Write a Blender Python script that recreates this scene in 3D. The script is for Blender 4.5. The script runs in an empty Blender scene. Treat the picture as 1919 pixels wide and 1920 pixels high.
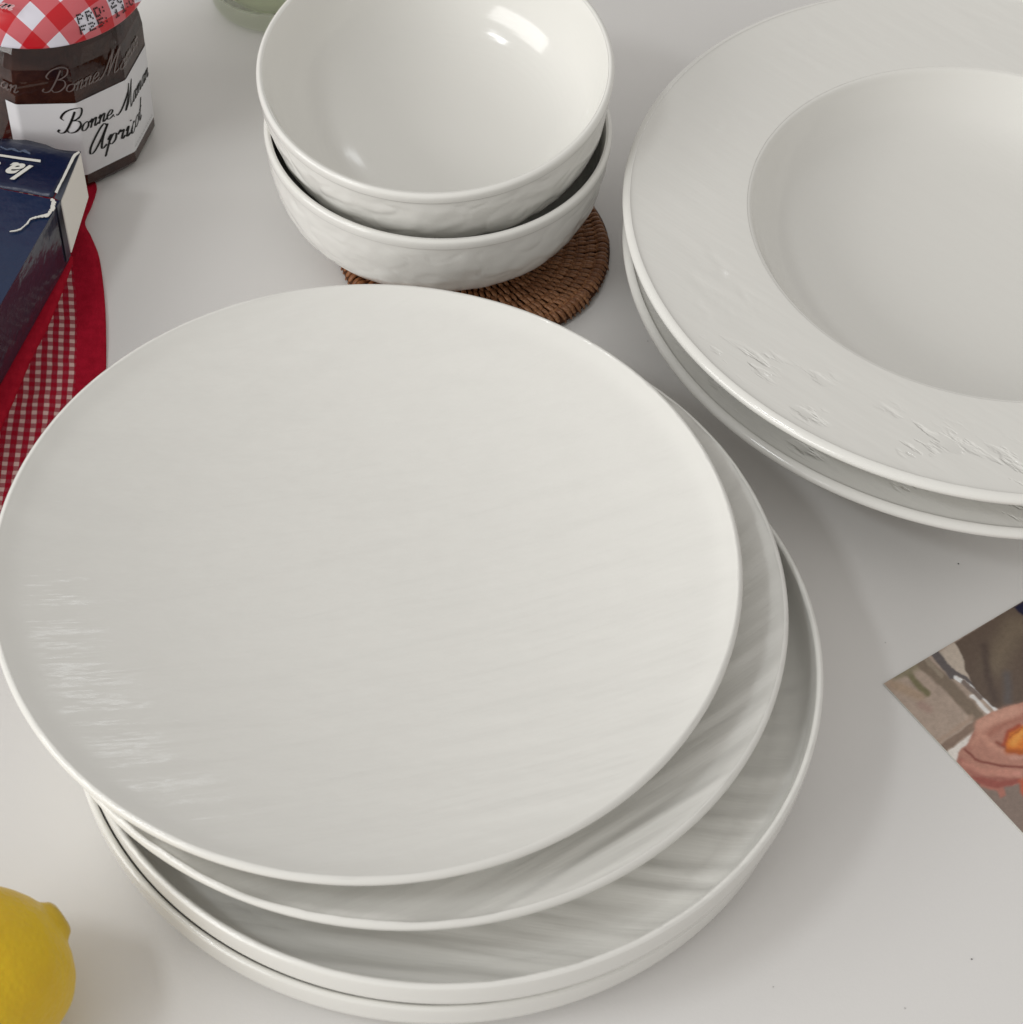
import bpy, bmesh, math, random
from mathutils import Vector, Matrix, noise
random.seed(7)
S = bpy.context.scene
C = S.collection

# ------------------------------------------------------------------ camera, world, lamps, exposure
FPX, PITCH, ROLL, CAMZ = 3853.5, 0.89136, 0.06301, 0.65446      # phone tele lens held over the table
W0, H0 = 1919.0, 1920.0
_f = Vector((0, math.cos(PITCH), -math.sin(PITCH)))
_u = Vector((0, math.sin(PITCH), math.cos(PITCH)))
_r = Vector((1, 0, 0))
RIGHT = (_r*math.cos(ROLL) + _u*math.sin(ROLL)).normalized()
UP = (-_r*math.sin(ROLL) + _u*math.cos(ROLL)).normalized()
cam = bpy.data.cameras.new('camera'); camo = bpy.data.objects.new('camera', cam); C.objects.link(camo)
m = Matrix((RIGHT, UP, -_f)).transposed().to_4x4(); m.translation = Vector((0, 0, CAMZ))
camo.matrix_world = m
cam.sensor_width = 36; cam.lens = FPX/W0*36; cam.clip_start = 0.01; cam.clip_end = 50
cam.dof.use_dof = True; cam.dof.focus_distance = 0.86; cam.dof.aperture_fstop = 26
S.camera = camo

wd = bpy.data.worlds.new('World'); S.world = wd; wd.use_nodes = True
bg = wd.node_tree.nodes['Background']
bg.inputs[0].default_value = (1.0, 0.968, 0.930, 1); bg.inputs[1].default_value = 0.50

def area(name, loc, target, sx, sy, power, col):
    l = bpy.data.lights.new(name, 'AREA'); l.shape = 'RECTANGLE'; l.size = sx; l.size_y = sy; l.energy = power; l.color = col
    o = bpy.data.objects.new(name, l); C.objects.link(o); o.location = loc
    o.rotation_euler = (Vector(target)-Vector(loc)).to_track_quat('-Z', 'Y').to_euler()
    return o
TC = Vector((0.0, 0.52, 0.03))
area('window_light', TC + Vector((-.84, -.48, .345))*7.5, TC, 6.1, 3.4, 318.0, (1.0, 0.992, 0.972))
area('window_pane_light', TC + Vector((-.60, -.30, .78))*1.6, TC, 0.34, 0.13, 3.0, (0.96, 0.99, 1.0))
area('far_window_light', TC + Vector((.20, 1.60, 1.25)), TC, 0.19, 0.14, 0.34, (0.93, 0.97, 1.0))
S.view_settings.view_transform = 'Standard'; S.view_settings.look = 'None'
S.view_settings.exposure = 0.09; S.view_settings.gamma = 1
S.render.engine = 'CYCLES'

# ------------------------------------------------------------------ helpers
def at(px, py, z):
    """point of the place at height z seen at a given spot of the photograph"""
    v = RIGHT*(px-959.5) + UP*(960.2-py) + _f*FPX
    t = (z-CAMZ)/v.z
    return Vector((v.x*t, v.y*t, z))
def proj(p):
    w = Vector(p)-Vector((0, 0, CAMZ)); d = w.dot(_f)
    return 959.5 + w.dot(RIGHT)/d*FPX, 960.2 - w.dot(UP)/d*FPX
def lin(r, g, b):
    f = lambda c: (c/255/12.92 if c/255 <= .04045 else ((c/255+.055)/1.055)**2.4)
    return (f(r), f(g), f(b))
def alb(r, g, b, k=1.45):
    return tuple(min(.85, c*k) for c in lin(r, g, b))
def tag(o, label=None, cat=None, group=None, kind=None):
    if label: o['label'] = label
    if cat: o['category'] = cat
    if group: o['group'] = group
    if kind: o['kind'] = kind
    return o
def link(name, me, mat=None, parent=None, smooth=True):
    o = bpy.data.objects.new(name, me); C.objects.link(o)
    if mat is not None and not me.materials: me.materials.append(mat)
    if smooth: me.shade_smooth()
    if parent: o.parent = parent
    return o
def mesh(name, v, f):
    me = bpy.data.meshes.new(name); me.from_pydata([tuple(p) for p in v], [], f); me.update(); return me
def from_bm(name, bm):
    bmesh.ops.recalc_face_normals(bm, faces=bm.faces)
    me = bpy.data.meshes.new(name); bm.to_mesh(me); bm.free(); return me
def spline(pts, n=6):
    """Catmull-Rom through points of any dimension"""
    out = []; P = [pts[0]] + list(pts) + [pts[-1]]
    for i in range(1, len(P)-2):
        for k in range(n):
            t = k/n
            out.append(tuple(.5*(2*b + (c-a)*t + (2*a-5*b+4*c-d)*t*t + (-a+3*b-3*c+d)*t**3)
                       for a, b, c, d in zip(P[i-1], P[i], P[i+1], P[i+2])))
    out.append(tuple(pts[-1])); return out
def resample(pts, step):
    out = [pts[0]]
    for a, b in zip(pts, pts[1:]):
        L = math.dist(a, b); n = max(1, int(math.ceil(L/step)))
        for k in range(1, n+1): out.append(tuple(x+(y-x)*k/n for x, y in zip(a, b)))
    return out
def lathe(name, prof, seg=192, fn=None, uv=False):
    """revolve (r,z) profile; fn(point, arc, index) may move a point"""
    v = []; f = []; rows = []; arc = 0; arcs = []
    for i, (r, z) in enumerate(prof):
        if i: arc += math.dist(prof[i-1], prof[i])
        arcs.append(arc)
        if r < 1e-6:
            p = Vector((0, 0, z)); rows.append([len(v)]); v.append(fn(p, i) if fn else p)
        else:
            row = []
            for k in range(seg):
                a = 2*math.pi*k/seg
                p = Vector((r*math.cos(a), r*math.sin(a), z))
                row.append(len(v)); v.append(fn(p, i) if fn else p)
            rows.append(row)
    for a, b in zip(rows, rows[1:]):
        if len(a) == 1 and len(b) == 1: continue
        for k in range(seg):
            k2 = (k+1) % seg
            if len(a) == 1: f.append((a[0], b[k2], b[k]))
            elif len(b) == 1: f.append((a[k], a[k2], b[0]))
            else: f.append((a[k], a[k2], b[k2], b[k]))
    me = mesh(name, v, f)
    if uv:
        at_ = me.attributes.new('pattern', 'FLOAT_VECTOR', 'POINT'); tot = arcs[-1]
        for ri, row in enumerate(rows):
            for k, vi in enumerate(row):
                a = 2*math.pi*k/seg; s = tot-arcs[ri] if uv == 'rev' else arcs[ri]
                at_.data[vi].vector = (s*math.cos(a), s*math.sin(a), 0)
    return me

# ------------------------------------------------------------------ materials
def mat(name, base=(.8, .8, .8), rough=.4, spec=.5, **kw):
    M = bpy.data.materials.new(name); M.use_nodes = True
    b = M.node_tree.nodes['Principled BSDF']
    b.inputs['Base Color'].default_value = (*base, 1); b.inputs['Roughness'].default_value = rough
    b.inputs['Specular IOR Level'].default_value = spec
    for k, v in kw.items(): b.inputs[k.replace('_', ' ')].default_value = v
    return M
def nd(M, t, **kw):
    n = M.node_tree.nodes.new(t)
    for k, v in kw.items(): setattr(n, k, v)
    return n
def ln(M, a, b): M.node_tree.links.new(a, b)
def bsdf(M): return M.node_tree.nodes['Principled BSDF']
def coords(M, rot=0, scale=(1, 1, 1), attr=None):
    if attr: t = nd(M, 'ShaderNodeAttribute', attribute_name=attr); src = t.outputs['Vector']
    else: src = nd(M, 'ShaderNodeTexCoord').outputs['Object']
    mp = nd(M, 'ShaderNodeMapping', vector_type='TEXTURE'); mp.inputs['Rotation'].default_value = (0, 0, rot)
    mp.inputs['Scale'].default_value = (1, 1, 1)
    ln(M, src, mp.inputs['Vector'])
    mp2 = nd(M, 'ShaderNodeMapping'); mp2.inputs['Scale'].default_value = scale
    ln(M, mp.outputs[0], mp2.inputs['Vector'])
    return mp2.outputs[0]
def noise_out(M, vec, scale=1, detail=3, rough=.5):
    n = nd(M, 'ShaderNodeTexNoise'); n.inputs['Scale'].default_value = scale; n.inputs['Detail'].default_value = detail
    n.inputs['Roughness'].default_value = rough
    ln(M, vec, n.inputs['Vector']); return n.outputs[0]
def bump(M, h, dist, strength=1.0, prev=None):
    b = nd(M, 'ShaderNodeBump'); b.inputs['Distance'].default_value = dist; b.inputs['Strength'].default_value = strength
    ln(M, h, b.inputs['Height'])
    if prev is not None: ln(M, prev, b.inputs['Normal'])
    return b.outputs[0]
def mix(M, fac, a, b):
    n = nd(M, 'ShaderNodeMix', data_type='RGBA')
    if isinstance(fac, float): n.inputs[0].default_value = fac
    else: ln(M, fac, n.inputs[0])
    for s, c in ((6, a), (7, b)):
        if isinstance(c, tuple): n.inputs[s].default_value = (*c, 1)
        else: ln(M, c, n.inputs[s])
    return n.outputs[2]
def ramp(M, src, lo, hi):
    n = nd(M, 'ShaderNodeMapRange'); n.inputs[1].default_value = lo; n.inputs[2].default_value = hi
    ln(M, src, n.inputs[0]); return n.outputs[0]
def math_(M, op, a, b=0.0):
    n = nd(M, 'ShaderNodeMath', operation=op)
    for i, x in enumerate((a, b)):
        if isinstance(x, (int, float)): n.inputs[i].default_value = x
        else: ln(M, x, n.inputs[i])
    return n.outputs[0]

def porcelain(name, rot, fine, rough=.16, base=(.80, .792, .755), lump=0.0, dent=0.0):
    M = mat(name, base, rough, .5)
    v1 = coords(M, rot, (18, 260, 60)); n1 = noise_out(M, v1, 1, 3)
    v2 = coords(M, rot, (40, 700, 120)); n2 = noise_out(M, v2, 1, 2)
    gn = nd(M, 'ShaderNodeTexCoord'); sx = nd(M, 'ShaderNodeSeparateXYZ'); ln(M, gn.outputs['Normal'], sx.inputs[0])
    up = ramp(M, sx.outputs[2], .80, .93)
    n1 = math_(M, 'MULTIPLY', math_(M, 'SUBTRACT', n1, .5), up); n2 = math_(M, 'MULTIPLY', math_(M, 'SUBTRACT', n2, .5), up)
    nb = bump(M, n1, .0008*fine); nb = bump(M, n2, .00014*fine, 1, nb)
    if dent:
        v4 = coords(M, rot, (48, 150, 60)); n4 = math_(M, 'MULTIPLY', math_(M, 'SUBTRACT', noise_out(M, v4, 1, 2, .5), .5), up); nb = bump(M, n4, dent, 1, nb)
    if lump:
        v3 = coords(M, 0, (1, 1, 1)); n3 = noise_out(M, v3, 60, 3, .55); nb = bump(M, n3, lump, 1, nb)
    ln(M, nb, bsdf(M).inputs['Normal'])
    return M

table_mat = mat('table_laminate', (.735, .722, .70), .38, .4)
v = coords(table_mat); n = noise_out(table_mat, v, 900, 2)
ln(table_mat, bump(table_mat, n, .00003), bsdf(table_mat).inputs['Normal'])
n = noise_out(table_mat, v, 4, 3)
ln(table_mat, mix(table_mat, ramp(table_mat, n, .3, .7), (.765, .755, .745), (.79, .775, .755)), bsdf(table_mat).inputs['Base Color'])

rn = noise_out(table_mat, coords(table_mat, .4, (1, 3, 1)), 9, 4)
mr = nd(table_mat, 'ShaderNodeMapRange'); mr.inputs[1].default_value = .3; mr.inputs[2].default_value = .7; mr.inputs[3].default_value = .30; mr.inputs[4].default_value = .44
ln(table_mat, rn, mr.inputs[0]); ln(table_mat, mr.outputs[0], bsdf(table_mat).inputs['Roughness'])
# ------------------------------------------------------------------ the table (setting)
bm = bmesh.new(); bmesh.ops.create_cube(bm, size=1)
bmesh.ops.scale(bm, vec=(2.6, 1.9, .03), verts=bm.verts)
bmesh.ops.bevel(bm, geom=bm.edges[:], offset=.004, segments=3, affect='EDGES')
tb = link('table', from_bm('table', bm), table_mat, None, False); tb.location = (0.05, .62, -.015)
tag(tb, kind='structure', label='white satin table top under everything')

# ------------------------------------------------------------------ porcelain plates
def ripple_fn(rot, amp, lx, ly, seed, mask=None):
    c, s = math.cos(rot), math.sin(rot)
    def fn(p, i):
        k = mask(p, i) if mask else 1
        if k <= 0: return p
        x = p.x*c + p.y*s; y = -p.x*s + p.y*c
        # streaks fan a little, as pulled clay does
        y2 = y + .012*noise.noise(Vector((x*9+seed, y*9, seed)))
        h = noise.noise(Vector((x/lx+seed, y2/ly, seed*.7))) + .5*noise.noise(Vector((x/lx*2.1, y2/ly*2.3, seed)))
        return Vector((p.x, p.y, p.z + h*amp*k))
    return fn

def coupe_profile(R, H):
    """coupe plate: flat centre sweeping up to a rounded rim; foot ring beneath"""
    zi = lambda r: .0056 + (H-.0062)*(r/R)**2.5
    inner = [(r, zi(r)) for r in (0, .02, .04, .06, .08, .10, .115, .127)] + [(R-.0034, H-.0009)]
    lip = [(R-.0018, H), (R-.0005, H-.0007), (R, H-.0022), (R-.0010, H-.0040)]
    outer = [(R-.006, H-.0066), (.124, zi(.124)-.0042), (.110, zi(.110)-.0044), (.094, zi(.094)-.0046), (.084, .0030), (.080, .0004), (.077, 0), (.074, .0010), (.071, .0016), (0, .0016)]
    return resample(spline(inner+lip+outer, 5), .0016)
def rimmed_profile(R, H):
    """flat plate with an upright wall"""
    inner = [(0, .0045), (.06, .0045), (.112, .0046), (R-.015, .0052), (R-.0085, .0068), (R-.0050, .0100), (R-.0034, .0150), (R-.0026, H-.0014)]
    lip = [(R-.0022, H-.0004), (R-.0013, H), (R-.0004, H-.0005), (R, H-.0016)]
    outer = [(R-.0003, .0140), (R-.0010, .0090), (R-.0034, .0044), (R-.0085, .0012), (R-.016, .0002), (R-.022, 0), (R-.030, 0), (R-.034, .0008), (R-.040, .0012), (0, .0012)]
    return resample(spline(inner+lip+outer, 5), .0014)
def pasta_profile(R, H, Rw, Hw):
    """wide sloping rim with a deep well"""
    inner = [(0, .0055), (.050, .0057), (.072, .0072), (.086, .0118), (.0945, .0200), (Rw-.0030, Hw-.0055), (Rw-.0006, Hw-.0010), (Rw+.0010, Hw-.0001), (Rw+.004, Hw+.0002),
             ((R+Rw)/2, (H+Hw)/2-.0004), (R-.006, H-.0006)]
    lip = [(R-.003, H+.0001), (R-.0008, H-.0008), (R, H-.0026), (R-.0014, H-.0046)]
    outer = [(R-.007, H-.0062), (R-.03, H-.0080), (Rw+.002, Hw-.0068), (Rw-.006, Hw-.016), (.082, .0075), (.070, .0028), (.062, .0004), (.058, 0), (.054, .0015), (0, .0020)]
    return resample(spline(inner+lip+outer, 5), .0016)

def inside_mask(R, Hz, edge=.006):
    # only the upper (eating) side ripples, fading into the lip
    def k(p, i, R=R, e=edge):
        r = math.hypot(p.x, p.y)
        return max(0.0, min(1.0, (R-r)/e))
    return k

def plate(name, prof, loc, M, rot, amp, label, group, seed, lx=.075, ly=.0075, edge=.006, tilt=None, seg=300, rmask=None):
    R = max(p[0] for p in prof)
    n_in = next(i for i, p in enumerate(prof) if p[0] >= R-1e-6)
    base = inside_mask(R, 0, edge)
    def mk(p, i):
        if i > n_in: return 0
        k = base(p, i)
        return k*rmask(math.hypot(p.x, p.y)) if rmask else k
    me = lathe(name, prof, seg, ripple_fn(rot, amp, lx, ly, seed, mk))
    o = link(name, me, M); o.location = loc
    if tilt: o.rotation_euler = Vector((0, 0, 1)).rotation_difference(Vector(tilt).normalized()).to_euler()
    tag(o, label, 'plate', group)
    return o

cer_a = porcelain('porcelain_top', math.radians(20), .40, .15, dent=.00045)
cer_b = porcelain('porcelain_second', math.radians(36), .6, .15, dent=.0003)
cer_c = porcelain('porcelain_floor', math.radians(-6), .5, .15, dent=.0003)

CP = coupe_profile(.1397, .0270)
CPA = coupe_profile(.1368, .0292)
RP = rimmed_profile(.1367, .0215)
gA = 'stack of four white plates in the foreground'
plate('rimmed_plate', RP, (-.0225, .4345, 0.0), cer_c, math.radians(10), .0002,
      'white upright-walled plate at the very bottom of the foreground stack, touching the table', gA, 3.1)
plate('rimmed_plate', RP, (-.0196+.03*.0215, .4336-.02*.0215, .0152), cer_c, math.radians(-6), .0017,
      'white upright-walled plate second from the bottom, its streaked floor showing to the right', gA, 5.7, lx=.09, ly=.0075, edge=.010, tilt=(-.03, .02, 1))
plate('coupe_plate', CP, (-.0355, .4533, .0207), cer_b, math.radians(36), .0018,
      'white coupe plate directly under the top plate, diagonal ripples showing in its crescent', gA, 9.3, lx=.12, ly=.0080, edge=.0045,
      rmask=lambda r: min(1, .25+.75*max(0, (r-.06)/.05)))
plate('coupe_plate', CPA, (-.0509, .4590, .0311), cer_a, math.radians(20), .00055,
      'large white coupe plate lying topmost on the foreground stack', gA, 1.7, lx=.10, ly=.008)

cer_p = porcelain('porcelain_pasta', math.radians(-38), .12, .11, lump=0, dent=.00012)
def marks(M):
    # shallow gouges in the clay along one stretch of the rim
    v = coords(M, math.radians(-40), (55, 190, 60)); n = noise_out(M, v, 1, 3, .55)
    w = coords(M, 0, (1, 1, 1)); pn = noise_out(M, w, 24, 2)
    ln_ = nd(M, 'ShaderNodeVectorMath', operation='LENGTH'); ln(M, w, ln_.inputs[0])
    dt = nd(M, 'ShaderNodeVectorMath', operation='DOT_PRODUCT'); ln(M, w, dt.inputs[0]); dt.inputs[1].default_value = (-.50, -.866, 0)
    sec = ramp(M, dt.outputs['Value'], .105, .130)
    k = math_(M, 'MULTIPLY', ramp(M, n, .52, .62), ramp(M, pn, .44, .54))
    k = math_(M, 'MULTIPLY', k, math_(M, 'MULTIPLY', ramp(M, ln_.outputs['Value'], .122, .134), ramp(M, ln_.outputs['Value'], .156, .150)))
    k = math_(M, 'MULTIPLY', k, sec)
    ln(M, bump(M, math_(M, 'MULTIPLY', k, -1), .0008, 1, bsdf(M).inputs['Normal'].links[0].from_socket), bsdf(M).inputs['Normal'])
marks(cer_p)
def pasta(loc, label, seed, M, tilt=None):
    prof = pasta_profile(.1580, .0380, .1030, .0342)
    n_in = next(i for i, p in enumerate(prof) if p[0] >= .158-1e-6)
    def fn(p, i):
        r = math.hypot(p.x, p.y)
        if i > n_in or r < .108: return p
        k = min(1, (r-.108)/.012)*max(0, min(1, (.158-r)/.004))
        a = math.radians(-42); x = p.x*math.cos(a)+p.y*math.sin(a); y = -p.x*math.sin(a)+p.y*math.cos(a)
        n1 = noise.noise(Vector((x/.030+seed, y/.008, seed)))
        g = max(0.0, abs(n1)-.0)  # ridged carving marks, patchy
        patch = max(0.0, min(1.0, (noise.noise(Vector((p.x*26+seed*3, p.y*26, 4.0)))-.08)*4))
        return Vector((p.x, p.y, p.z + k*(-.0005*patch*max(0, .09-g)*4 + .00010*n1)))
    me = lathe('pasta_plate', prof, 420, fn)
    o = link('pasta_plate', me, M); o.location = loc
    if tilt: o.rotation_euler = tilt
    tag(o, label, 'plate', 'pair of wide-rimmed white pasta plates'); return o
pasta((.1985, .6608, 0), 'white wide-rimmed pasta plate underneath, only its shaded lower rim showing', 2.2, cer_p)
pasta((.1970, .6620, .0190), 'white wide-rimmed pasta plate on top, with deep round well and carved marks near its rim', 8.8, cer_p)

# ------------------------------------------------------------------ bowls
bowl_mat = porcelain('porcelain_bowl', 0, .0, .12, lump=.0)
def bowl_profile(R, H):
    inner = [(0, .0068), (.020, .0070), (.038, .0088), (.053, .0140), (.0640, .0235), (.0700, .0350), (R-.0032, H-.0020)]
    lip = [(R-.0025, H-.0004), (R-.0014, H), (R-.0003, H-.0008), (R, H-.0024), (R-.0003, H-.0045)]
    outer = [(R-.0008, H-.0062), (R-.0013, .0370), (R-.0035, .0250), (R-.0085, .0145), (.0590, .0068), (.0470, .0026), (.0405, .0006), (.0370, 0), (.034, .0012), (0, .0020)]
    return resample(spline(inner+lip+outer, 5), .0013)
def bowl(loc, rot, label, seed, R=.0767):
    H = .0520
    prof = bowl_profile(R, H); n_out = next(i for i, p in enumerate(prof) if p[0] >= R-1e-4)
    def fn(p, i):
        if i <= n_out or p.z < .004: return p
        k = min(1, max(0, (H-.0058-p.z)/.004))
        a = math.atan2(p.y, p.x)
        q = Vector((math.cos(a)*3.3, math.sin(a)*3.3, p.z*52))
        h = .9*noise.noise(q*1.25+Vector((seed, 0, 0))) + .6*noise.noise(q*3.1+Vector((0, seed, 0)))
        ridge = abs(noise.noise(q*1.7+Vector((0, 0, seed))))
        r = Vector((p.x, p.y, 0)).normalized()
        return p + r*k*(.00065*h - .0010*max(0, .10-ridge)*3 - .0007*abs(noise.noise(q*.55+Vector((seed, seed, 0)))))
    o = link('bowl', lathe('bowl', prof, 360, fn), bowl_mat); o.location = loc
    o.rotation_mode = 'QUATERNION'; o.rotation_quaternion = rot
    tag(o, label, 'bowl', 'two stacked white hammered bowls'); return o
bowl((-.0428, .7000, .0058), Vector((0, 0, 1)).rotation_difference(Vector((0, 0, 1))),
     'lower white hammered bowl, standing on the rattan coaster', 4.0)
nD = Vector((-.035, -.10, 1)).normalized(); cD = Vector((-.0450, .7064, .0848))
bowl(cD - nD*.0518, Vector((0, 0, 1)).rotation_difference(nD),
     'upper white bowl, nested in the other bowl with its smooth inside facing the camera', 11.0, .0774)

# ------------------------------------------------------------------ rattan coaster
rat = mat('rattan', (.25, .095, .035), .42, .4)
oi = nd(rat, 'ShaderNodeObjectInfo'); v = coords(rat, 0, (1, 1, 1))
n = noise_out(rat, v, 900, 3)
c1 = mix(rat, oi.outputs['Random'], (.31, .140, .062), (.48, .235, .112))
c2 = mix(rat, ramp(rat, n, .35, .7), c1, (.15, .055, .024))
ln(rat, c2, bsdf(rat).inputs['Base Color'])
ln(rat, bump(rat, n, .0002), bsdf(rat).inputs['Normal'])
rat_dark = mat('rattan_core', (.075, .028, .012), .7, .2)
ratS = mat('rattan_joined', (.26, .10, .038), .45, .4)
v = coords(ratS); n = noise_out(ratS, v, 500, 3)
ln(ratS, mix(ratS, ramp(ratS, n, .3, .7), (.20, .070, .024), (.32, .13, .05)), bsdf(ratS).inputs['Base Color'])
CC = Vector((-.0246, .6810, 0))
coaster = bpy.data.objects.new('rattan_coaster', None); C.objects.link(coaster); coaster.location = CC
tag(coaster, 'round brown woven rattan coaster beneath the stacked bowls', 'coaster')
def ridged(p, i): return p
core = [(0, .0006), (.0585, .0006), (.0612, .0014), (.0618, .0028), (.0605, .0040), (.0575, .0044)]
rr = .0575
while rr > .012:
    core += [(rr-.0020, .0030), (rr-.0045, .0045)]; rr -= .0048
core += [(0, .0040)]
link('woven_core', lathe('woven_core', core, 120), rat_dark, coaster)
def stitch_mesh(L, w, h):
    bm = bmesh.new(); ns, nc = 7, 6; rings = []
    for i in range(ns):
        t = i/(ns-1); x = (t-.5)*L; s = math.sin(math.pi*min(.97, max(.03, t)))**.45; zc = h*math.sin(math.pi*t)**.8
        rings.append([bm.verts.new((x, w/2*s*math.cos(2*math.pi*k/nc), zc + w*.36*s*math.sin(2*math.pi*k/nc))) for k in range(nc)])
    for a, b in zip(rings, rings[1:]):
        for k in range(nc): bm.faces.new((a[k], a[(k+1) % nc], b[(k+1) % nc], b[k]))
    bm.faces.new(rings[0]); bm.faces.new(rings[-1][::-1])
    return from_bm('stitch', bm)
st_in = stitch_mesh(.0088, .0023, .0016); st_in.materials.append(rat)
st_ed = stitch_mesh(.0085, .0029, .0028); st_ed.materials.append(rat)
cand = []
ring = 0; r = .0578
while r > .014:
    spacing = .0027 if ring else .0029
    n = int(2*math.pi*r/spacing)
    for k in range(n):
        a = 2*math.pi*(k + (.5 if ring % 2 else 0))/n + random.uniform(-.006, .006)
        cand.append((r, a, ring))
    r -= .0048; ring += 1
def shown(c):
    p = CC + Vector((c[0]*math.cos(c[1]), c[0]*math.sin(c[1]), 0)); d = p - Vector((-.0428, .700, 0))
    a = math.degrees(c[1]) % 360
    s = d.length + (.0 if (a > 265 or a < 45) else -.02)
    return -s
cand.sort(key=shown)
joined = bmesh.new()
for q, (r, a, ring) in enumerate(cand):
    me = st_ed if ring == 0 else st_in
    M = Matrix.Translation((r*math.cos(a), r*math.sin(a), .0036 if ring else .0026)) @ Matrix.Rotation(a + (.22 if ring else .10) + random.uniform(-.08, .08), 4, 'Z') \
        @ Matrix.Rotation(random.uniform(-.06, .06) + (.30 if ring == 0 else 0), 4, 'Y') @ Matrix.Scale(random.uniform(.9, 1.12), 4)
    if q < 300:
        o = bpy.data.objects.new('cane_strand', me); C.objects.link(o); o.parent = coaster; o.matrix_local = M
        if q == 0: me.shade_smooth(); (st_ed if me is st_in else st_in).shade_smooth()
    else:
        nv = len(joined.verts); joined.from_mesh(me); joined.verts.ensure_lookup_table()
        bmesh.ops.transform(joined, matrix=M, verts=joined.verts[nv:])
js = link('cane_weave', from_bm('cane_weave', joined), ratS, coaster); js['kind'] = 'stuff'
if js.data.materials[0] is not ratS: js.data.materials.clear(); js.data.materials.append(ratS)

# ------------------------------------------------------------------ script lettering (hand-drawn pen strokes)
GL = {
 'o': (.92, [[(.55,.95),(.18,.78),(.1,.28),(.4,.02),(.75,.3),(.72,.78),(.5,.95),(.72,.82),(1,.88)]]),
 'n': (.95, [[(0,.65),(.2,.97),(.22,.5),(.18,.0)],[(.2,.45),(.45,.9),(.66,.88),(.62,.15),(.76,.02),(1,.25)]]),
 'm': (1.40, [[(0,.65),(.2,.97),(.22,.5),(.18,.0)],[(.2,.45),(.42,.9),(.6,.88),(.58,.0)],[(.6,.45),(.85,.92),(1.06,.88),(1.02,.15),(1.16,.02),(1.4,.25)]]),
 'e': (.80, [[(.05,.4),(.5,.5),(.62,.8),(.38,.97),(.1,.6),(.15,.12),(.45,.02),(.85,.3)]]),
 'a': (1.0, [[(.75,.8),(.42,.96),(.08,.5),(.22,.03),(.55,.25),(.78,.95),(.72,.15),(.85,.02),(1.05,.28)]]),
 'B': (1.75, [[(.75,2.6),(.62,1.4),(.35,.25),(-.05,.0),(-.38,.18),(-.3,.45)],[(-.1,1.55),(-.42,1.9),(-.1,2.6),(.7,2.95),(1.35,2.75),(1.45,2.1),(1.05,1.6),(.62,1.45)],[(.62,1.45),(1.3,1.4),(1.62,.8),(1.3,.15),(.75,.0),(.45,.3)]]),
 'M': (2.0, [[(-.45,.15),(-.2,.0),(.2,.6),(.62,2.2),(.75,2.8)],[(.75,2.8),(.74,1.4),(.66,.05)],[(.66,.05),(1.0,1.3),(1.5,2.75)],[(1.5,2.75),(1.42,1.3),(1.42,.2),(1.6,.0),(1.95,.3)]]),
 'A': (1.6, [[(1.15,2.2),(.8,2.45),(.3,1.8),(-.15,.7),(-.1,.05),(.3,.1),(.8,1.0),(1.25,2.3)],[(1.25,2.3),(1.0,1.2),(1.0,.2),(1.2,.0),(1.5,.25)]]),
 'p': (.95, [[(-.05,.6),(.2,1.0),(.12,.2),(-.02,-1.0)],[(.15,.4),(.42,.93),(.74,.85),(.76,.3),(.45,.02),(.18,.2)]]),
 'r': (.80, [[(0,.65),(.2,1.0),(.25,.8),(.55,.88),(.48,.2),(.62,.02),(.82,.25)]]),
 'i': (.55, [[(.05,.6),(.22,.97),(.2,.15),(.33,.02),(.55,.25)],[(.36,1.38),(.40,1.48)]]),
 'c': (.80, [[(.62,.75),(.38,.97),(.1,.5),(.2,.06),(.5,.04),(.82,.3)]]),
 't': (.70, [[(.40,2.0),(.28,.9),(.2,.2),(.35,.02),(.65,.28)],[(.0,1.05),(.6,1.15)]]),
 '.': (.45, [[(.1,.02),(.16,.08)]]),
 ' ': (.35, []),
}
def script_text(text, unit, slant, width, mapfn, name, mat_, parent, thin=.28, total=None):
    """pen strokes with a slanted nib laid on a surface by mapfn(s, h)"""
    v = []; f = []; x = 0
    for ch in text:
        adv, strokes = GL[ch]
        for st in strokes:
            P = spline(st, 9); P = [((x+a+slant*b)*unit, b*unit) for a, b in P]
            L = len(P)
            for i, p in enumerate(P):
                a = P[max(0, i-1)]; b = P[min(L-1, i+1)]
                d = Vector((b[0]-a[0], b[1]-a[1], 0)); d = d.normalized() if d.length > 0 else Vector((1, 0, 0))
                nib = abs(d.dot(Vector((.35, .94, 0)).normalized()))   # downstrokes are thick
                w = width*(thin + (1-thin)*nib**1.6)*(.55 if i in (0, L-1) else 1)
                nx, ny = -d.y*w/2, d.x*w/2
                for sg in (1, -1): v.append(mapfn(p[0]+nx*sg, p[1]+ny*sg))
                if i:
                    k = len(v); f.append((k-4, k-3, k-1, k-2))
        x += adv
    return link(name, mesh(name, v, f), mat_, parent, False)

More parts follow.
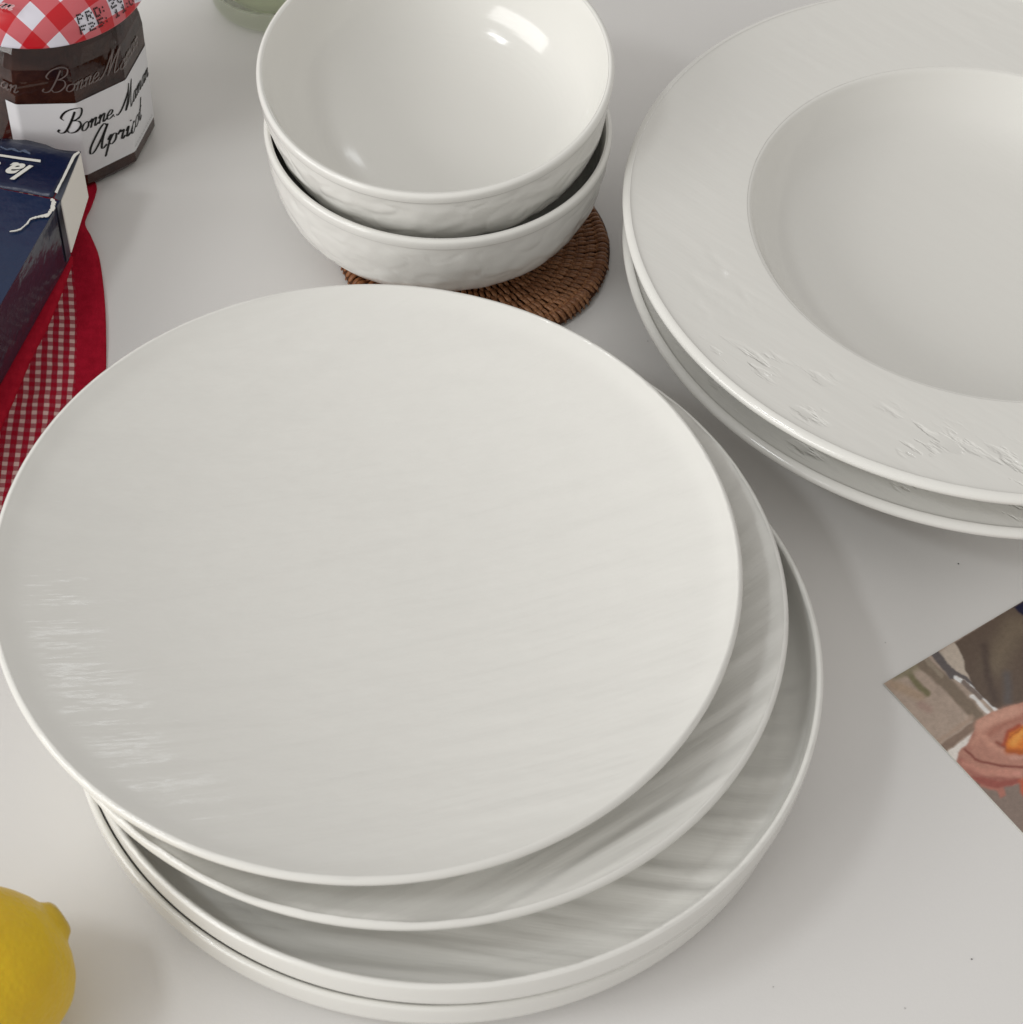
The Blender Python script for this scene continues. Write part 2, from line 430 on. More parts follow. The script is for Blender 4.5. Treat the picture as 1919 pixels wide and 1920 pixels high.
# ------------------------------------------------------------------ jam jar
JC = Vector((-.2220, .7414, 0)); JR = .0420; A0 = math.radians(-64.6); ST = math.radians(36)
jar = bpy.data.objects.new('jam_jar', None); C.objects.link(jar); jar.location = JC
tag(jar, 'ten-sided glass jar of dark apricot jam with red and white gingham lid', 'jar')
glass = mat('clear_glass', (1, 1, 1), .03, .5, Transmission_Weight=1.0, IOR=1.5)
bsdf(glass).inputs['Base Color'].default_value = (.93, .95, .93, 1)
jam_m = mat('apricot_jam', (.040, .010, .006), .35, .04)
v = coords(jam_m); n = noise_out(jam_m, v, 70, 4)
ln(jam_m, mix(jam_m, ramp(jam_m, n, .35, .7), (.042, .0095, .0065), (.120, .040, .024)), bsdf(jam_m).inputs['Base Color'])
ln(jam_m, bump(jam_m, n, .002), bsdf(jam_m).inputs['Normal'])
def facets(R, z, round_=0.0, n=10):
    out = []
    for k in range(n):
        a = A0 + k*ST
        p0 = Vector((math.cos(a), math.sin(a), 0))*R; p1 = Vector((math.cos(a+ST), math.sin(a+ST), 0))*R
        for j in range(6):
            q = p0.lerp(p1, j/6); cr = q.normalized()*R*math.cos(ST/2)*1.01
            q = q.lerp(cr, round_); out.append(Vector((q.x, q.y, z)))
    return out
def facet_shell(name, rows, mat_, parent, cap0=True, cap1=True, smooth=False):
    v = []; f = []
    for r_ in rows: v += facets(*r_)
    N = 60
    for i in range(len(rows)-1):
        for k in range(N):
            k2 = (k+1) % N; f.append((i*N+k, i*N+k2, (i+1)*N+k2, (i+1)*N+k))
    if cap0: f.append(tuple(range(N))[::-1])
    if cap1: f.append(tuple((len(rows)-1)*N+k for k in range(N)))
    return link(name, mesh(name, v, f), mat_, parent, smooth)
outer = [(.0385, 0, .5), (.0405, .0014, .2), (JR, .0040, 0), (JR, .0640, 0), (JR-.0006, .0700, .15), (JR-.0030, .0765, .6), (.0365, .0810, 1), (.0355, .0840, 1), (.0355, .0985, 1)]
inner = [(.0345, .0985, 1), (.0347, .0820, 1), (JR-.0046, .0755, .7), (JR-.0021, .0695, .2), (JR-.0015, .0640, .1), (JR-.0015, .0050, .1), (.0388, .0020, .5), (.030, .0018, 1)]
g = facet_shell('glass_body', outer+inner, glass, jar, True, True)
jam = facet_shell('jam', [(.0300, .0014, 1), (.0390, .0016, .5), (JR-.0010, .0046, .05), (JR-.0010, .0640, .05), (JR-.0016, .0697, .2), (JR-.0041, .0760, .7), (.0352, .0820, 1), (.0350, .0860, 1), (.030, .0865, 1)], jam_m, jar)

def jar_pt(s, z, off):
    """s metres round the ten-sided body from the corner facing the camera"""
    side = 2*JR*math.sin(ST/2); k = math.floor(s/side); t = s/side-k; a = A0+k*ST
    p0 = Vector((math.cos(a), math.sin(a), 0))*JR; p1 = Vector((math.cos(a+ST), math.sin(a+ST), 0))*JR
    q = p0.lerp(p1, t); n_ = Vector((math.cos(a+ST/2), math.sin(a+ST/2), 0))
    # round the corner a hair so paper and ink bend over it
    e = min(t, 1-t)*side
    off2 = off - max(0, .0008-e)*.18
    return Vector((q.x, q.y, z)) + n_*off2
side = 2*JR*math.sin(ST/2)
paper = mat('label_paper', (.74, .74, .76), .45, .35)
v = []; f = []
ss = []
s = -side-.006
while s < side*3.55: ss.append(s); s += .0004
for s in ss: v += [jar_pt(s, .0100, .0003), jar_pt(s, .0520, .0003)]
for i in range(len(ss)-1): f.append((2*i, 2*i+2, 2*i+3, 2*i+1))
label = link('paper_label', mesh('paper_label', v, f), paper, jar, False)
ink = mat('black_ink', (.012, .012, .012), .5, .3)
# label top follows: lettering printed on it
txt = script_text('Bonne. Maman', .0047, .30, .00110, lambda s, h: jar_pt(s-.0082, .0352+h, .00045), 'lettering', ink, label)
script_text('Apricot', .0054, .30, .00130, lambda s, h: jar_pt(s+.0035, .0208+h, .00045), 'lettering', ink, label)
# faint small line below the flavour: an unreadable squiggle in the photograph
grey_ink = mat('grey_ink', (.30, .30, .31), .5, .3)
v = []; f = []
for i in range(150):
    s = .0262+i*.00016; h = .0125 + .0006*math.sin(i*1.05)+.0004*math.sin(i*.37)
    for sg in (1, -1): v.append(jar_pt(s, h+sg*.00016+.0, .00045))
    if i: k = len(v); f.append((k-4, k-3, k-1, k-2))
link('small_print', mesh('small_print', v, f), grey_ink, label, False)
# raised script moulded in the glass above the label
def raised(s, h): return jar_pt(s-.012, .0585+h, .00035)
emb = mat('moulded_glass', (.16, .12, .11), .12, .8)
script_text('Bonne Maman', .0046, .35, .0007, raised, 'moulded_script', emb, jar, thin=.5)
script_text('Bonne Maman', .0046, .35, .0007, lambda s, h: raised(s-.068, h), 'moulded_script', emb, jar, thin=.5)

# lid
lid_m = mat('gingham_lid', (.6, .05, .05), .28, .5)
vv = coords(lid_m, math.radians(45+8), (1, 1, 1), 'pattern')
def gingham(M, vec, period, white, mid, red, weave, duty=.5, warp=.0):
    sep = nd(M, 'ShaderNodeSeparateXYZ')
    if warp:
        nn = nd(M, 'ShaderNodeTexNoise'); nn.inputs['Scale'].default_value = 90; ln(M, vec, nn.inputs['Vector'])
        ad = nd(M, 'ShaderNodeVectorMath', operation='MULTIPLY_ADD'); ln(M, nn.outputs['Color'], ad.inputs[0])
        ad.inputs[1].default_value = (warp,)*3; ln(M, vec, ad.inputs[2]); vec = ad.outputs[0]
    ln(M, vec, sep.inputs[0])
    def stripe(o):
        a = math_(M, 'FRACT', math_(M, 'DIVIDE', o, period)); return math_(M, 'LESS_THAN', a, duty)
    a, b = stripe(sep.outputs[0]), stripe(sep.outputs[1])
    both = math_(M, 'MULTIPLY', a, b); anyw = math_(M, 'MAXIMUM', a, b)
    d = math_(M, 'FRACT', math_(M, 'MULTIPLY', math_(M, 'ADD', sep.outputs[0], sep.outputs[1]), weave))
    tw = math_(M, 'LESS_THAN', d, .5)
    midc = mix(M, tw, mid[0], mid[1])
    if len(mid) > 2: midc = mix(M, a, mix(M, tw, mid[2], mid[3]), midc)
    c = mix(M, anyw, red, midc); return mix(M, both, c, white)
c = gingham(lid_m, vv, .0178, (.74, .72, .80), ((.66, .085, .105), (.56, .17, .19)), (.54, .008, .016), 1600)
ln(lid_m, c, bsdf(lid_m).inputs['Base Color'])
LR = .0468
lp = [(0, .1062), (.028, .1062), (.0345, .1058), (.0395, .1038), (.0435, .1000), (.0458, .0950), (.0468, .0895), (.0470, .0873), (.0462, .0866)]
lp_in = [(.0455, .0890), (.0445, .0950), (.0440, .0985), (0, .0988)]
lid = link('lid', lathe('lid', resample(spline(lp, 5) + lp_in, .002), 144, None, True), lid_m, jar); lid.location.z = .0005
# date code in dot-matrix capitals round the skirt
LS = resample(spline(lp, 5), .0005); LS = [q_ for q_ in LS if q_[1] > .0868 and q_[0] > .034]
def lid_pt(a, z, off=.00045):
    r_ = max((q_ for q_ in LS), key=lambda q_: -abs(q_[1]-z)-(.05 if q_[0] < .0448 and q_[1] < .0975 else 0))[0] + off
    return Vector((r_*math.cos(a), r_*math.sin(a), z))
DOT = {'P': ['1110','1001','1110','1000','1000'], 'R': ['1110','1001','1110','1010','1001'], 'D': ['1110','1001','1001','1001','1110'],
       ':': ['0','1','0','1','0'], '2': ['1110','0001','0110','1000','1111'], '0': ['0110','1001','1001','1001','0110'], '/': ['0001','0010','0010','0100','1000'],
       'F': ['1111','1000','1110','1000','1000'], '5': ['1111','1000','1110','0001','1110'], '1': ['0010','0110','0010','0010','0111'], '8': ['0110','1001','0110','1001','0110'], ' ': ['00']*5}
v = []; f = []
for line, z0 in (('PRD: 2022/0', .0990), ('F25: 11:08', .0942)):
    a = math.radians(-57)
    for ch in line:
        g_ = DOT[ch]; wd_ = len(g_[0])
        for j, row in enumerate(g_):
            for i, b in enumerate(row):
                if b == '1':
                    aa = a + i*.00072/LR*1.15; zz = z0 - j*.00078
                    k = len(v); da = .00033/LR; dz = .00036
                    v += [lid_pt(aa-da, zz-dz), lid_pt(aa+da, zz-dz), lid_pt(aa+da, zz+dz), lid_pt(aa-da, zz+dz)]; f.append((k, k+1, k+2, k+3))
        a += (wd_*.00072+.00085)/LR*1.15
link('date_code', mesh('date_code', v, f), ink, lid, False)
pink = mat('pink_print', (.74, .45, .47), .35, .4)
e = at(28, 24, .1066)-JC
dirv = Vector((math.cos(math.radians(-14)), math.sin(math.radians(-14)), 0)); upv = Vector((-dirv.y, dirv.x, 0))
script_text('Maman', .0036, .3, .0011, lambda s, h: Vector((e.x, e.y, .1068)) + dirv*(s-.0245) + upv*h, 'lettering', pink, lid, thin=.5)

# ------------------------------------------------------------------ red gingham cloth
cloth_m = mat('gingham_cloth', (.4, .01, .03), .85, .15)
RED = (.36, .004, .020)
vec = coords(cloth_m, 0, (1, 1, 1), 'weave')
gc = gingham(cloth_m, vec, .0047, (.66, .44, .40), ((.36, .16, .16), (.40, .06, .08), (.36, .008, .03), (.34, .06, .08)), RED, 900, .46, .0012)
sep = nd(cloth_m, 'ShaderNodeSeparateXYZ'); at1 = nd(cloth_m, 'ShaderNodeAttribute', attribute_name='weave'); ln(cloth_m, at1.outputs['Vector'], sep.inputs[0])
border = math_(cloth_m, 'LESS_THAN', sep.outputs[0], .0126)
hn = noise_out(cloth_m, coords(cloth_m), 300, 2)
redv = mix(cloth_m, ramp(cloth_m, hn, .3, .7), (.33, .003, .018), (.42, .006, .026))
ln(cloth_m, mix(cloth_m, border, gc, redv), bsdf(cloth_m).inputs['Base Color'])
ln(cloth_m, bump(cloth_m, noise_out(cloth_m, coords(cloth_m), 1500, 2), .0002), bsdf(cloth_m).inputs['Normal'])
edge = [at(*p, .002) for p in ((174, 333), (182, 350), (172, 385), (160, 418), (172, 445), (186, 480), (194, 530), (199, 600), (199, 690), (194, 780), (182, 900), (170, 1010), (160, 1120))]
edge = [tuple(p) for p in edge]; edge = spline(edge, 6)
v = []; f = []; wv = []; arc = 0; NU = 56
for i, p in enumerate(edge):
    if i: arc += math.dist(edge[i-1], p)
    top = max(0, 1-arc/.045)
    for j in range(NU):
        u = .118*(j/(NU-1))**1.15*(1-.55*top)
        x, y = p[0]-u, p[1]-u*.02
        z = .0016 + .0007*noise.noise(Vector((x*45, y*28, 1))) + .0004*noise.noise(Vector((x*120, y*90, 2)))
        if u < .002: z -= .0006
        # a lifted pucker along the hem where the cloth was folded
        z += .0016*math.exp(-((u-.006)/.006)**2)*max(0, 1-abs(arc-.035)/.03)
        v.append(Vector((x, y, z))); wv.append((u, arc, 0))
for i in range(len(edge)-1):
    for j in range(NU-1): f.append((i*NU+j, i*NU+j+1, (i+1)*NU+j+1, (i+1)*NU+j))
me = mesh('gingham_cloth', v, f); a_ = me.attributes.new('weave', 'FLOAT_VECTOR', 'POINT')
for i, w in enumerate(wv): a_.data[i].vector = w
cloth = link('gingham_cloth', me, cloth_m); md = cloth.modifiers.new('thick', 'SOLIDIFY'); md.thickness = .0009; md.offset = 0
tag(cloth, 'folded red and white gingham cloth with wide red hem under the blue carton', 'cloth')
# folded-over hem band that comes out beneath the carton
hem_m = mat('red_hem', RED, .85, .15)
ln(hem_m, mix(hem_m, ramp(hem_m, noise_out(hem_m, coords(hem_m), 300, 2), .3, .7), (.38, .004, .02), (.48, .010, .03)), bsdf(hem_m).inputs['Base Color'])
ln(hem_m, bump(hem_m, noise_out(hem_m, coords(hem_m), 1500, 2), .0002), bsdf(hem_m).inputs['Normal'])
L = spline([tuple(at(*p, .0034)) for p in ((140, 480), (122, 531), (102, 580), (83, 624), (64, 660), (46, 700), (24, 752), (4, 797), (-30, 880), (-60, 960))], 5)
v = []; f = []; NU = 14
for i, p in enumerate(L):
    for j in range(NU):
        u = .034*j/(NU-1); z = .0031 + .0003*noise.noise(Vector((p[0]*80-u*60, p[1]*50, 5)))
        z -= .0012*math.exp(-(u/.0012)**2)
        v.append(Vector((p[0]-u, p[1]+u*.12, z)))
for i in range(len(L)-1):
    for j in range(NU-1): f.append((i*NU+j, i*NU+j+1, (i+1)*NU+j+1, (i+1)*NU+j))
hem = link('folded_hem', mesh('folded_hem', v, f), hem_m, cloth); md = hem.modifiers.new('thick', 'SOLIDIFY'); md.thickness = .0008; md.offset = 0

# ------------------------------------------------------------------ blue carton
blue = mat('blue_card', (.007, .021, .066), .30, .5)
blue2 = mat('blue_gloss_side', (.030, .036, .062), .16, .8)
navy = mat('navy_card', (.004, .010, .042), .32, .5)
whitec = mat('white_card', (.72, .71, .66), .6, .3)
whiteflap = mat('white_flap_card', (.84, .81, .75), .6, .3)
whitet = mat('white_print', (.76, .75, .70), .5, .3)
slate = mat('slate_card', (.075, .085, .11), .4, .5)
for M_ in (blue, navy, blue2):
    ln(M_, bump(M_, noise_out(M_, coords(M_), 120, 3), .0006), bsdf(M_).inputs['Normal'])
carton = bpy.data.objects.new('carton', None); C.objects.link(carton)
HX = Vector((-.2033, .6530, 0))                      # top hinge corner nearest the camera side
ea = Vector((-.0155, -.0790, 0)).normalized()        # along the carton, towards the camera
eb = Vector((ea.y, -ea.x, 0)); eb = eb if eb.x < 0 else -eb   # across it, to the left
carton.location = HX
tag(carton, 'opened navy and blue cardboard carton with white end flap on the gingham cloth', 'carton')
ZT, ZB = .0400, .0046
def bx(p, q): return [p, q]
def quadmesh(name, pts, mat_, parent, thick=.0005, up=None, sub=1):
    """card panel: polygon in the carton's frame given a thickness"""
    bm = bmesh.new(); vs = [bm.verts.new(p) for p in pts]; fc = bm.faces.new(vs)
    fc.normal_update(); nrm = fc.normal.copy()
    r_ = bmesh.ops.extrude_face_region(bm, geom=[fc]); 
    for g_ in r_['geom']:
        if isinstance(g_, bmesh.types.BMVert): g_.co -= nrm*thick
    return link(name, from_bm(name, bm), mat_, parent, False)
def P(a, b, z): return ea*a + eb*b + Vector((0, 0, z))   # a along (to camera), b across (left)
LB, WB, FL = .165, .085, .0345
quadmesh('top_panel', [P(0, 0, ZT), P(0, WB, ZT), P(LB, WB, ZT), P(LB, 0, ZT)], blue, carton)
quadmesh('side_panel', [P(0, .0003, ZT-.0006), P(LB, .0003, ZT-.0006), P(LB, .0003, ZB), P(0, .0003, ZB)], blue2, carton)
quadmesh('far_side_panel', [P(0, WB, ZT-.0006), P(LB, WB, ZT-.0006), P(LB, WB, ZB), P(0, WB, ZB)], blue2, carton)
quadmesh('base_panel', [P(0, .001, ZB), P(0, WB-.001, ZB), P(LB, WB-.001, ZB), P(LB, .001, ZB)], whitec, carton)
quadmesh('end_panel', [P(LB, 0, ZT-.0008), P(LB, WB, ZT-.0008), P(LB, WB, ZB+.001), P(LB, 0, ZB+.001)], blue, carton)
# top flap, slightly wavy torn far edge
c00 = P(0, 0, 0)
def loc_(px, py, z): return at(px, py, z) - HX
v = []; f = []; NX = 30; NY = 10
A_, B_ = loc_(100, 370, ZT), loc_(-170, 322, ZT); D_, E_ = loc_(152, 280, ZT+.001), loc_(-120, 232, ZT+.001)
for i in range(NX):
    t = i/(NX-1)
    for j in range(NY):
        s = j/(NY-1); p = A_.lerp(B_, t).lerp(D_.lerp(E_, t), s)
        if j == NY-1: p = p + Vector((0, 1, 0))*(.0012*noise.noise(Vector((t*9, 3, 0))) - .001*math.sin(t*14))*(1 if t > .02 else 0)
        p.z += .0012*math.sin(math.pi*s)*.6 + (.0006*noise.noise(Vector((t*6, s*3, 7)))) - .0022*max(0, s-.75)*4*.6
        v.append(p)
for i in range(NX-1):
    for j in range(NY-1): f.append((i*NY+j, i*NY+j+1, (i+1)*NY+j+1, (i+1)*NY+j))
flap = link('top_flap', mesh('top_flap', v, f), navy, carton); md = flap.modifiers.new('thick', 'SOLIDIFY'); md.thickness = .0005
# white side flap and slate tuck strip
quadmesh('side_flap', [loc_(114, 378, ZT-.001), loc_(150, 287, ZT-.001), loc_(165, 370, ZT-.0190), loc_(133, 474, ZT-.0190)], whiteflap, carton, .0005)
quadmesh('tuck_strip', [loc_(114, 379, ZT-.0006), loc_(103, 372, ZT-.0006), loc_(146, 290, ZT-.0006), loc_(151, 288, ZT-.0006)], slate, carton, .0004)
quadmesh('tuck_strip', [P(-.0008, -.0003, ZT-.0002), P(.0035, -.0003, ZT-.0002), P(.0035, -.0003, ZB+.002), P(-.0008, -.0003, ZB+.002)], slate, carton, .0003)
def ribbon(name, pts, mat_, parent, z, jag=0.0):
    """pts: (px,py,width px)"""
    q = spline(pts, 6); v = []; f = []; rnd = random.Random(3)
    for i, (x, y, w) in enumerate(q):
        a = q[max(0, i-1)]; b = q[min(len(q)-1, i+1)]; d = Vector((b[0]-a[0], b[1]-a[1])).normalized()
        w2 = w/2*(1+jag*rnd.uniform(-1, 1)); w3 = w/2*(1+jag*rnd.uniform(-1, 1))
        v += [loc_(x-d.y*w2, y+d.x*w2, z), loc_(x+d.y*w3, y-d.x*w3, z)]
        if i: k = len(v); f.append((k-4, k-3, k-1, k-2))
    o = link(name, mesh(name, v, f), mat_, parent, False)
    md = o.modifiers.new('thick', 'SOLIDIFY'); md.thickness = .0003; return o
ribbon('flap_edge', [(150, 286, 3), (140, 294, 5), (128, 318, 4.5), (116, 342, 4), (106, 362, 5)], whitec, carton, ZT+.0014, .15)
ribbon('torn_paper', [(96, 375, 4), (101, 378, 7), (101, 386, 7.5), (97, 396, 6), (90, 404, 5), (76, 407, 3), (60, 411, 2.8), (50, 422, 2.4), (36, 432, 2.2), (19, 435, 1.2)], whitec, carton, ZT+.0008, .45)
# lettering "la" upside-down to us, with the white rule beyond it
cu = bpy.data.curves.new('lettering', 'FONT'); cu.body = 'la'; cu.size = .0145; cu.shear = .45; cu.extrude = .0001; cu.offset = .0003; cu.space_character = 1.02
to = bpy.data.objects.new('tmp', cu); C.objects.link(to)
me = bpy.data.meshes.new_from_object(to.evaluated_get(bpy.context.evaluated_depsgraph_get())); bpy.data.objects.remove(to)
me.materials.clear()
lt = link('lettering', me, whitet, flap, False)
rd = (loc_(0, 297, ZT)-loc_(66, 310, ZT)); rd.z = 0; rd.normalize(); ud = Vector((-rd.y, rd.x, 0))
lm = Matrix((rd, ud, Vector((0, 0, 1)))).transposed().to_4x4(); lm.translation = loc_(65, 313, ZT+.0016)
lt.matrix_local = lm
ribbon('white_rule', [(-60, 283, 3.2), (0, 292, 3.2), (40, 298, 3.4), (77, 303, 3.8)], whitet, flap, ZT+.0018)
ribbon('white_mark', [(-12, 306, 4), (2, 307, 3)], whitet, flap, ZT+.0018)
pale = mat('pale_blue_print', (.10, .13, .20), .4, .4)
ribbon('small_print', [(2, 276, 2.5), (14, 281, 1.5), (24, 280, 3), (36, 285, 1.6), (46, 284, 3), (58, 289, 2)], pale, flap, ZT+.0019, .6)

# ------------------------------------------------------------------ lemon
lem_m = mat('lemon_peel', (.60, .40, .020), .42, .45, Subsurface_Weight=.10, Subsurface_Scale=.004)
v = coords(lem_m); vo = nd(lem_m, 'ShaderNodeTexVoronoi'); vo.inputs['Scale'].default_value = 480; ln(lem_m, v, vo.inputs['Vector'])
nb = bump(lem_m, vo.outputs['Distance'], .00025); nb = bump(lem_m, noise_out(lem_m, v, 60, 3), .0012, 1, nb)
ln(lem_m, nb, bsdf(lem_m).inputs['Normal'])
sp = nd(lem_m, 'ShaderNodeSeparateXYZ'); ln(lem_m, v, sp.inputs[0])
n = noise_out(lem_m, v, 45, 4)
cc = mix(lem_m, ramp(lem_m, n, .3, .75), (.76, .51, .008), (.68, .43, .010))
cc = mix(lem_m, ramp(lem_m, sp.outputs[2], .0315, .038), cc, (.45, .30, .045))
ln(lem_m, cc, bsdf(lem_m).inputs['Base Color'])
lp = [(0, -.040), (.006, -.0395), (.014, -.036), (.022, -.029), (.0285, -.017), (.0305, -.002), (.0290, .012), (.0252, .0208), (.0188, .0270), (.0125, .0304), (.0086, .0318), (.0071, .0332), (.0060, .0347), (.0040, .0356), (.0016, .0356), (0, .0352)]
def lf(p, i):
    n_ = noise.noise(p*45)*.0010 + noise.noise(p*120)*.0003
    return p*(1+n_/max(.01, p.length)) if p.length > .01 else p
lem = link('lemon', lathe('lemon', resample(spline(lp, 5), .0015), 96, lf), lem_m)
tipP = at(128, 1708, .036); cen = at(-52, 1845, .0300)
ax = (tipP-cen).normalized()
lem.rotation_mode = 'QUATERNION'; lem.rotation_quaternion = Vector((0, 0, 1)).rotation_difference(ax)
lem.location = cen
tag(lem, 'whole yellow lemon with its pointed tip towards the plates', 'lemon')

# ------------------------------------------------------------------ green glass
gg = mat('green_glass', (.90, .945, .80), .04, .5, Transmission_Weight=1.0, IOR=1.48)
gp = [(0, .0), (.024, .0), (.0285, .0012), (.0305, .0040), (.0312, .0100), (.0322, .0300), (.0345, .0950), (.0340, .0958), (.0330, .0950), (.0305, .0320), (.0285, .0150), (.0235, .0110), (0, .0100)]
gl = link('green_glass', lathe('green_glass', resample(spline(gp, 5), .002), 96), gg)
gl.location = (-.1378, .8540, 0)
tag(gl, 'green tinted glass tumbler behind the bowls, only its base in view', 'glass')

# ------------------------------------------------------------------ photographic print lying on the table
PO = Vector((.1477, .4547, 0)); e1 = Vector((.799, .602, 0)).normalized(); e2 = Vector((e1.y, -e1.x, 0))
GX, GY = 1640, 1100; K = 3.84
def poly(pts): return [(GX+x/K, GY+y/K) for x, y in pts]
def inside_soft(P_, x, y, soft):
    c = False; dmin = 1e9; n_ = len(P_)
    for i in range(n_):
        x1, y1 = P_[i]; x2, y2 = P_[(i+1) % n_]
        if (y1 > y) != (y2 > y) and x < (x2-x1)*(y-y1)/(y2-y1)+x1: c = not c
        dx, dy = x2-x1, y2-y1; t = max(0, min(1, ((x-x1)*dx+(y-y1)*dy)/(dx*dx+dy*dy+1e-9)))
        dmin = min(dmin, math.hypot(x-x1-t*dx, y-y1-t*dy))
    s = dmin if c else -dmin
    return max(0, min(1, .5+s/soft))
def line_soft(P_, x, y, w, soft):
    d = 1e9
    for (x1, y1), (x2, y2) in zip(P_, P_[1:]):
        dx, dy = x2-x1, y2-y1; t = max(0, min(1, ((x-x1)*dx+(y-y1)*dy)/(dx*dx+dy*dy+1e-9)))
        d = min(d, math.hypot(x-x1-t*dx, y-y1-t*dy))
    return max(0, min(1, .5+(w/2/K-d)/soft))
SH = [  # (kind, points, colour, softness px, width)
 ('L', [(120,700),(330,790)], (150,130,112), 12, 70),
 ('L', [(225,590),(300,690),(380,770)], (104,98,72), 6, 46),
 ('L', [(150,640),(330,560)], (120,112,92), 12, 60),
 ('L', [(345,545),(520,700),(740,930)], (112,99,86), 6, 92),
 ('L', [(330,850),(390,880)], (146,124,114), 10, 60),
 ('L', [(370,525),(480,640)], (132,120,106), 4, 30),
 ('P', [(450,480),(575,400),(640,500),(690,690),(580,640)], (168,156,144), 3),
 ('L', [(425,470),(560,640)], (86,80,80), 4, 58),
 ('L', [(560,600),(660,670),(880,860)], (88,82,82), 3, 26),
 ('L', [(585,655),(720,740),(870,880)], (206,204,204), 2, 30),
 ('L', [(640,690),(760,800)], (110,98,92), 3, 34),
 ('L', [(700,790),(820,905)], (200,196,194), 3, 26),
 ('P', [(575,400),(1000,140),(1400,-80),(1600,100),(1600,700),(1071,835),(900,885),(840,860),(720,740),(650,600),(630,500)], (86,73,64), 3),
 ('L', [(860,560),(1000,300),(1200,300)], (104,92,78), 40, 150),
 ('L', [(790,430),(810,640),(870,820)], (74,62,56), 14, 60),
 ('L', [(950,640),(960,820)], (84,78,76), 12, 60),
 ('P', [(1000,150),(1071,105),(1600,-200),(1600,150),(1100,240)], (24,24,48), 4),
 ('P', [(460,1150),(740,950),(745,1010),(500,1195)], (118,100,88), 3),
 ('L', [(440,1130),(700,940)], (150,130,116), 8, 30),
 ('P', [(505,1200),(735,1035),(735,1140),(570,1290)], (196,190,184), 3),
 ('P', [(720,1390),(870,1430),(960,1430),(1071,1420),(1500,1300),(1800,1700),(1071,2300),(700,1700)], (116,102,94), 4),
 ('P', [(735,965),(830,912),(950,868),(1071,832),(1500,800),(1500,1300),(1071,1390),(930,1420),(760,1420),(670,1370),(580,1265),(605,1195),(685,1105),(720,1030)], (156,112,98), 3),
 ('L', [(760,1000),(860,945),(1000,900)], (176,134,118), 14, 70),
 ('L', [(690,1150),(720,1080)], (138,92,80), 8, 46),
 ('L', [(820,1060),(930,985),(1071,935)], (146,98,84), 12, 44),
 ('L', [(620,1250),(700,1330),(800,1380),(1000,1390)], (138,88,78), 8, 40),
 ('L', [(900,1340),(1040,1345)], (176,124,112), 8, 34),
 ('P', [(750,1400),(860,1420),(930,1440),(940,1500),(905,1520),(875,1470),(760,1440)], (148,98,86), 5),
 ('P', [(700,1360),(900,1400),(1050,1380),(1050,1420),(880,1450),(740,1420)], (132,74,66), 5),
 ('L', [(780,1010),(900,930),(1071,880)], (178,134,118), 22, 40),
 ('L', [(700,1130),(760,1060),(860,1160),(1000,1210)], (172,126,110), 12, 40),
 ('L', [(640,1270),(760,1330),(980,1340)], (168,118,104), 10, 36),
 ('L', [(655,1170),(720,1245),(880,1285),(1071,1300),(1300,1290)], (108,56,48), 5, 16),
 ('L', [(880,1120),(960,1170),(1071,1190)], (118,66,54), 7, 22),
 ('P', [(930,1130),(960,1050),(1030,1005),(1100,995),(1250,1060),(1240,1180),(1071,1200),(960,1180)], (188,108,44), 6),
 ('L', [(1000,1120),(1060,1050)], (206,136,66), 12, 50),
 ('L', [(960,1180),(1060,1190)], (150,78,36), 10, 40),
 ('L', [(930,1140),(960,1050),(1040,1000)], (140,62,44), 8, 26),
 ('L', [(970,1090),(1060,1010)], (150,76,34), 4, 8),
 ('L', [(985,1235),(1071,1225)], (168,126,112), 6, 24),
 ('P', [(1035,1400),(1080,1370),(1300,1300),(1300,1560),(1090,1530),(1050,1480)], (158,82,60), 7),
]
SHP = [(s[0], poly(s[1]), alb(*s[2], 1.5), s[3], (s[4] if len(s) > 4 else 0)) for s in SH]
for i, s in enumerate(SHP):
    xs = [q[0] for q in s[1]]; ys = [q[1] for q in s[1]]; pad = s[3]+s[4]/K
    SHP[i] = s[:3] + (s[3]*1.25,) + s[4:] + ((min(xs)-pad, max(xs)+pad, min(ys)-pad, max(ys)+pad),)
def print_col(p):
    x0, y0 = proj(p); q = Vector((x0, y0, 0))
    w1 = noise.noise_vector(q*.06); w2 = noise.noise_vector(q*.22+Vector((9, 0, 0)))
    x = x0 + 2.2*w1.x + .8*w2.x; y = y0 + 2.2*w1.y + .8*w2.y
    c = Vector(alb(152, 136, 124, 1.5))*(1+.12*noise.noise(q*.04))
    for kd, P_, col, soft, w, bb in SHP:
        if x < bb[0] or x > bb[1] or y < bb[2] or y > bb[3]: continue
        a = inside_soft(P_, x, y, soft) if kd == 'P' else line_soft(P_, x, y, w, soft)
        if a > 0: a = a*a*(3-2*a); c = c.lerp(Vector(col), a)
    return c*(1+.10*noise.noise(q*.42)+.10*noise.noise(q*.13)+.08*noise.noise(q*.9))
UL, VL = .090, .100; SU = .00042
nu, nv = int(UL/SU), int(VL/SU)
v = []; f = []; cols = []
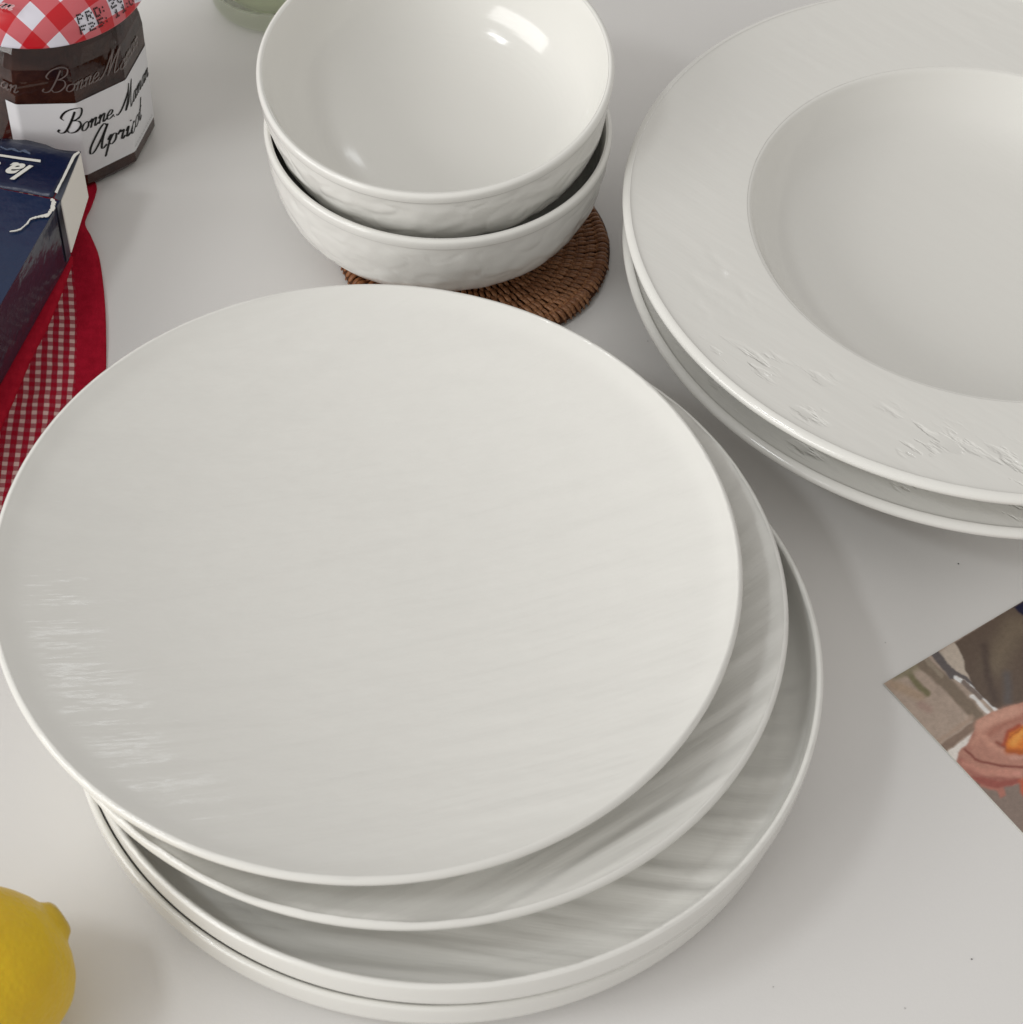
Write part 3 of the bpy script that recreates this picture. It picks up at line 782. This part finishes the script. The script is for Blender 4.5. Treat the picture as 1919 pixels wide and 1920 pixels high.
for i in range(nu+1):
    for j in range(nv+1):
        p = PO + e1*(UL*i/nu) + e2*(VL*j/nv); p.z = .00075
        v.append(p-PO); 
        x, y = proj(p)
        cols.append(print_col(p) if x < 1960 else Vector(alb(130, 112, 100)))
for i in range(nu):
    for j in range(nv):
        a = i*(nv+1)+j; f.append((a, a+1, a+nv+2, a+nv+1))
photo = bpy.data.objects.new('photo_print', None); C.objects.link(photo); photo.location = PO
tag(photo, 'glossy photographic print showing hands peeling an orange, flat on the table', 'photo')
me = mesh('printed_picture', v, f); ca = me.color_attributes.new('print', 'FLOAT_COLOR', 'POINT')
for i, c in enumerate(cols): ca.data[i].color = (c[0], c[1], c[2], 1)
pm = mat('print_gloss', (.5, .5, .5), .30, .4); an = nd(pm, 'ShaderNodeAttribute', attribute_name='print'); ln(pm, an.outputs['Color'], bsdf(pm).inputs['Base Color'])
link('printed_picture', me, pm, photo, False)
bm = bmesh.new()
q = [-e1*.0002-e2*.0002, e1*(UL+.0002)-e2*.0002, e1*(UL+.0002)+e2*(VL+.0002), -e1*.0002+e2*(VL+.0002)]
lo = [bm.verts.new(p+Vector((0, 0, .0002))) for p in q]; hi = [bm.verts.new(p+Vector((0, 0, .0006))) for p in q]
bm.faces.new(lo); bm.faces.new(hi)
for i in range(4): bm.faces.new((lo[i], lo[(i+1) % 4], hi[(i+1) % 4], hi[i]))
link('paper_backing', from_bm('paper_backing', bm), whitec, photo, False)

# ------------------------------------------------------------------ a few crumbs
crumb_m = mat('crumb', (.05, .04, .035), .8, .2)
bm = bmesh.new()
for (x, y, s) in ((1797, 1057, 2.0), (1822, 1798, 2.0), (1215, 640, 1.4), (1697, 1890, 1.3), (1660, 1205, 1.1), (330, 1590, 0), (1450, 1850, 1.2)):
    if not s: continue
    p = at(x, y, .0002); r_ = s/4400/2*1.3
    mm = Matrix.Translation(p) @ Matrix.Diagonal((r_*random.uniform(.8, 1.3), r_, r_*.7, 1))
    bmesh.ops.create_icosphere(bm, subdivisions=1, radius=1, matrix=mm)
cr = link('crumbs', from_bm('crumbs', bm), crumb_m, None, False); tag(cr, 'a few tiny dark crumbs on the white table', 'crumbs', kind='stuff')
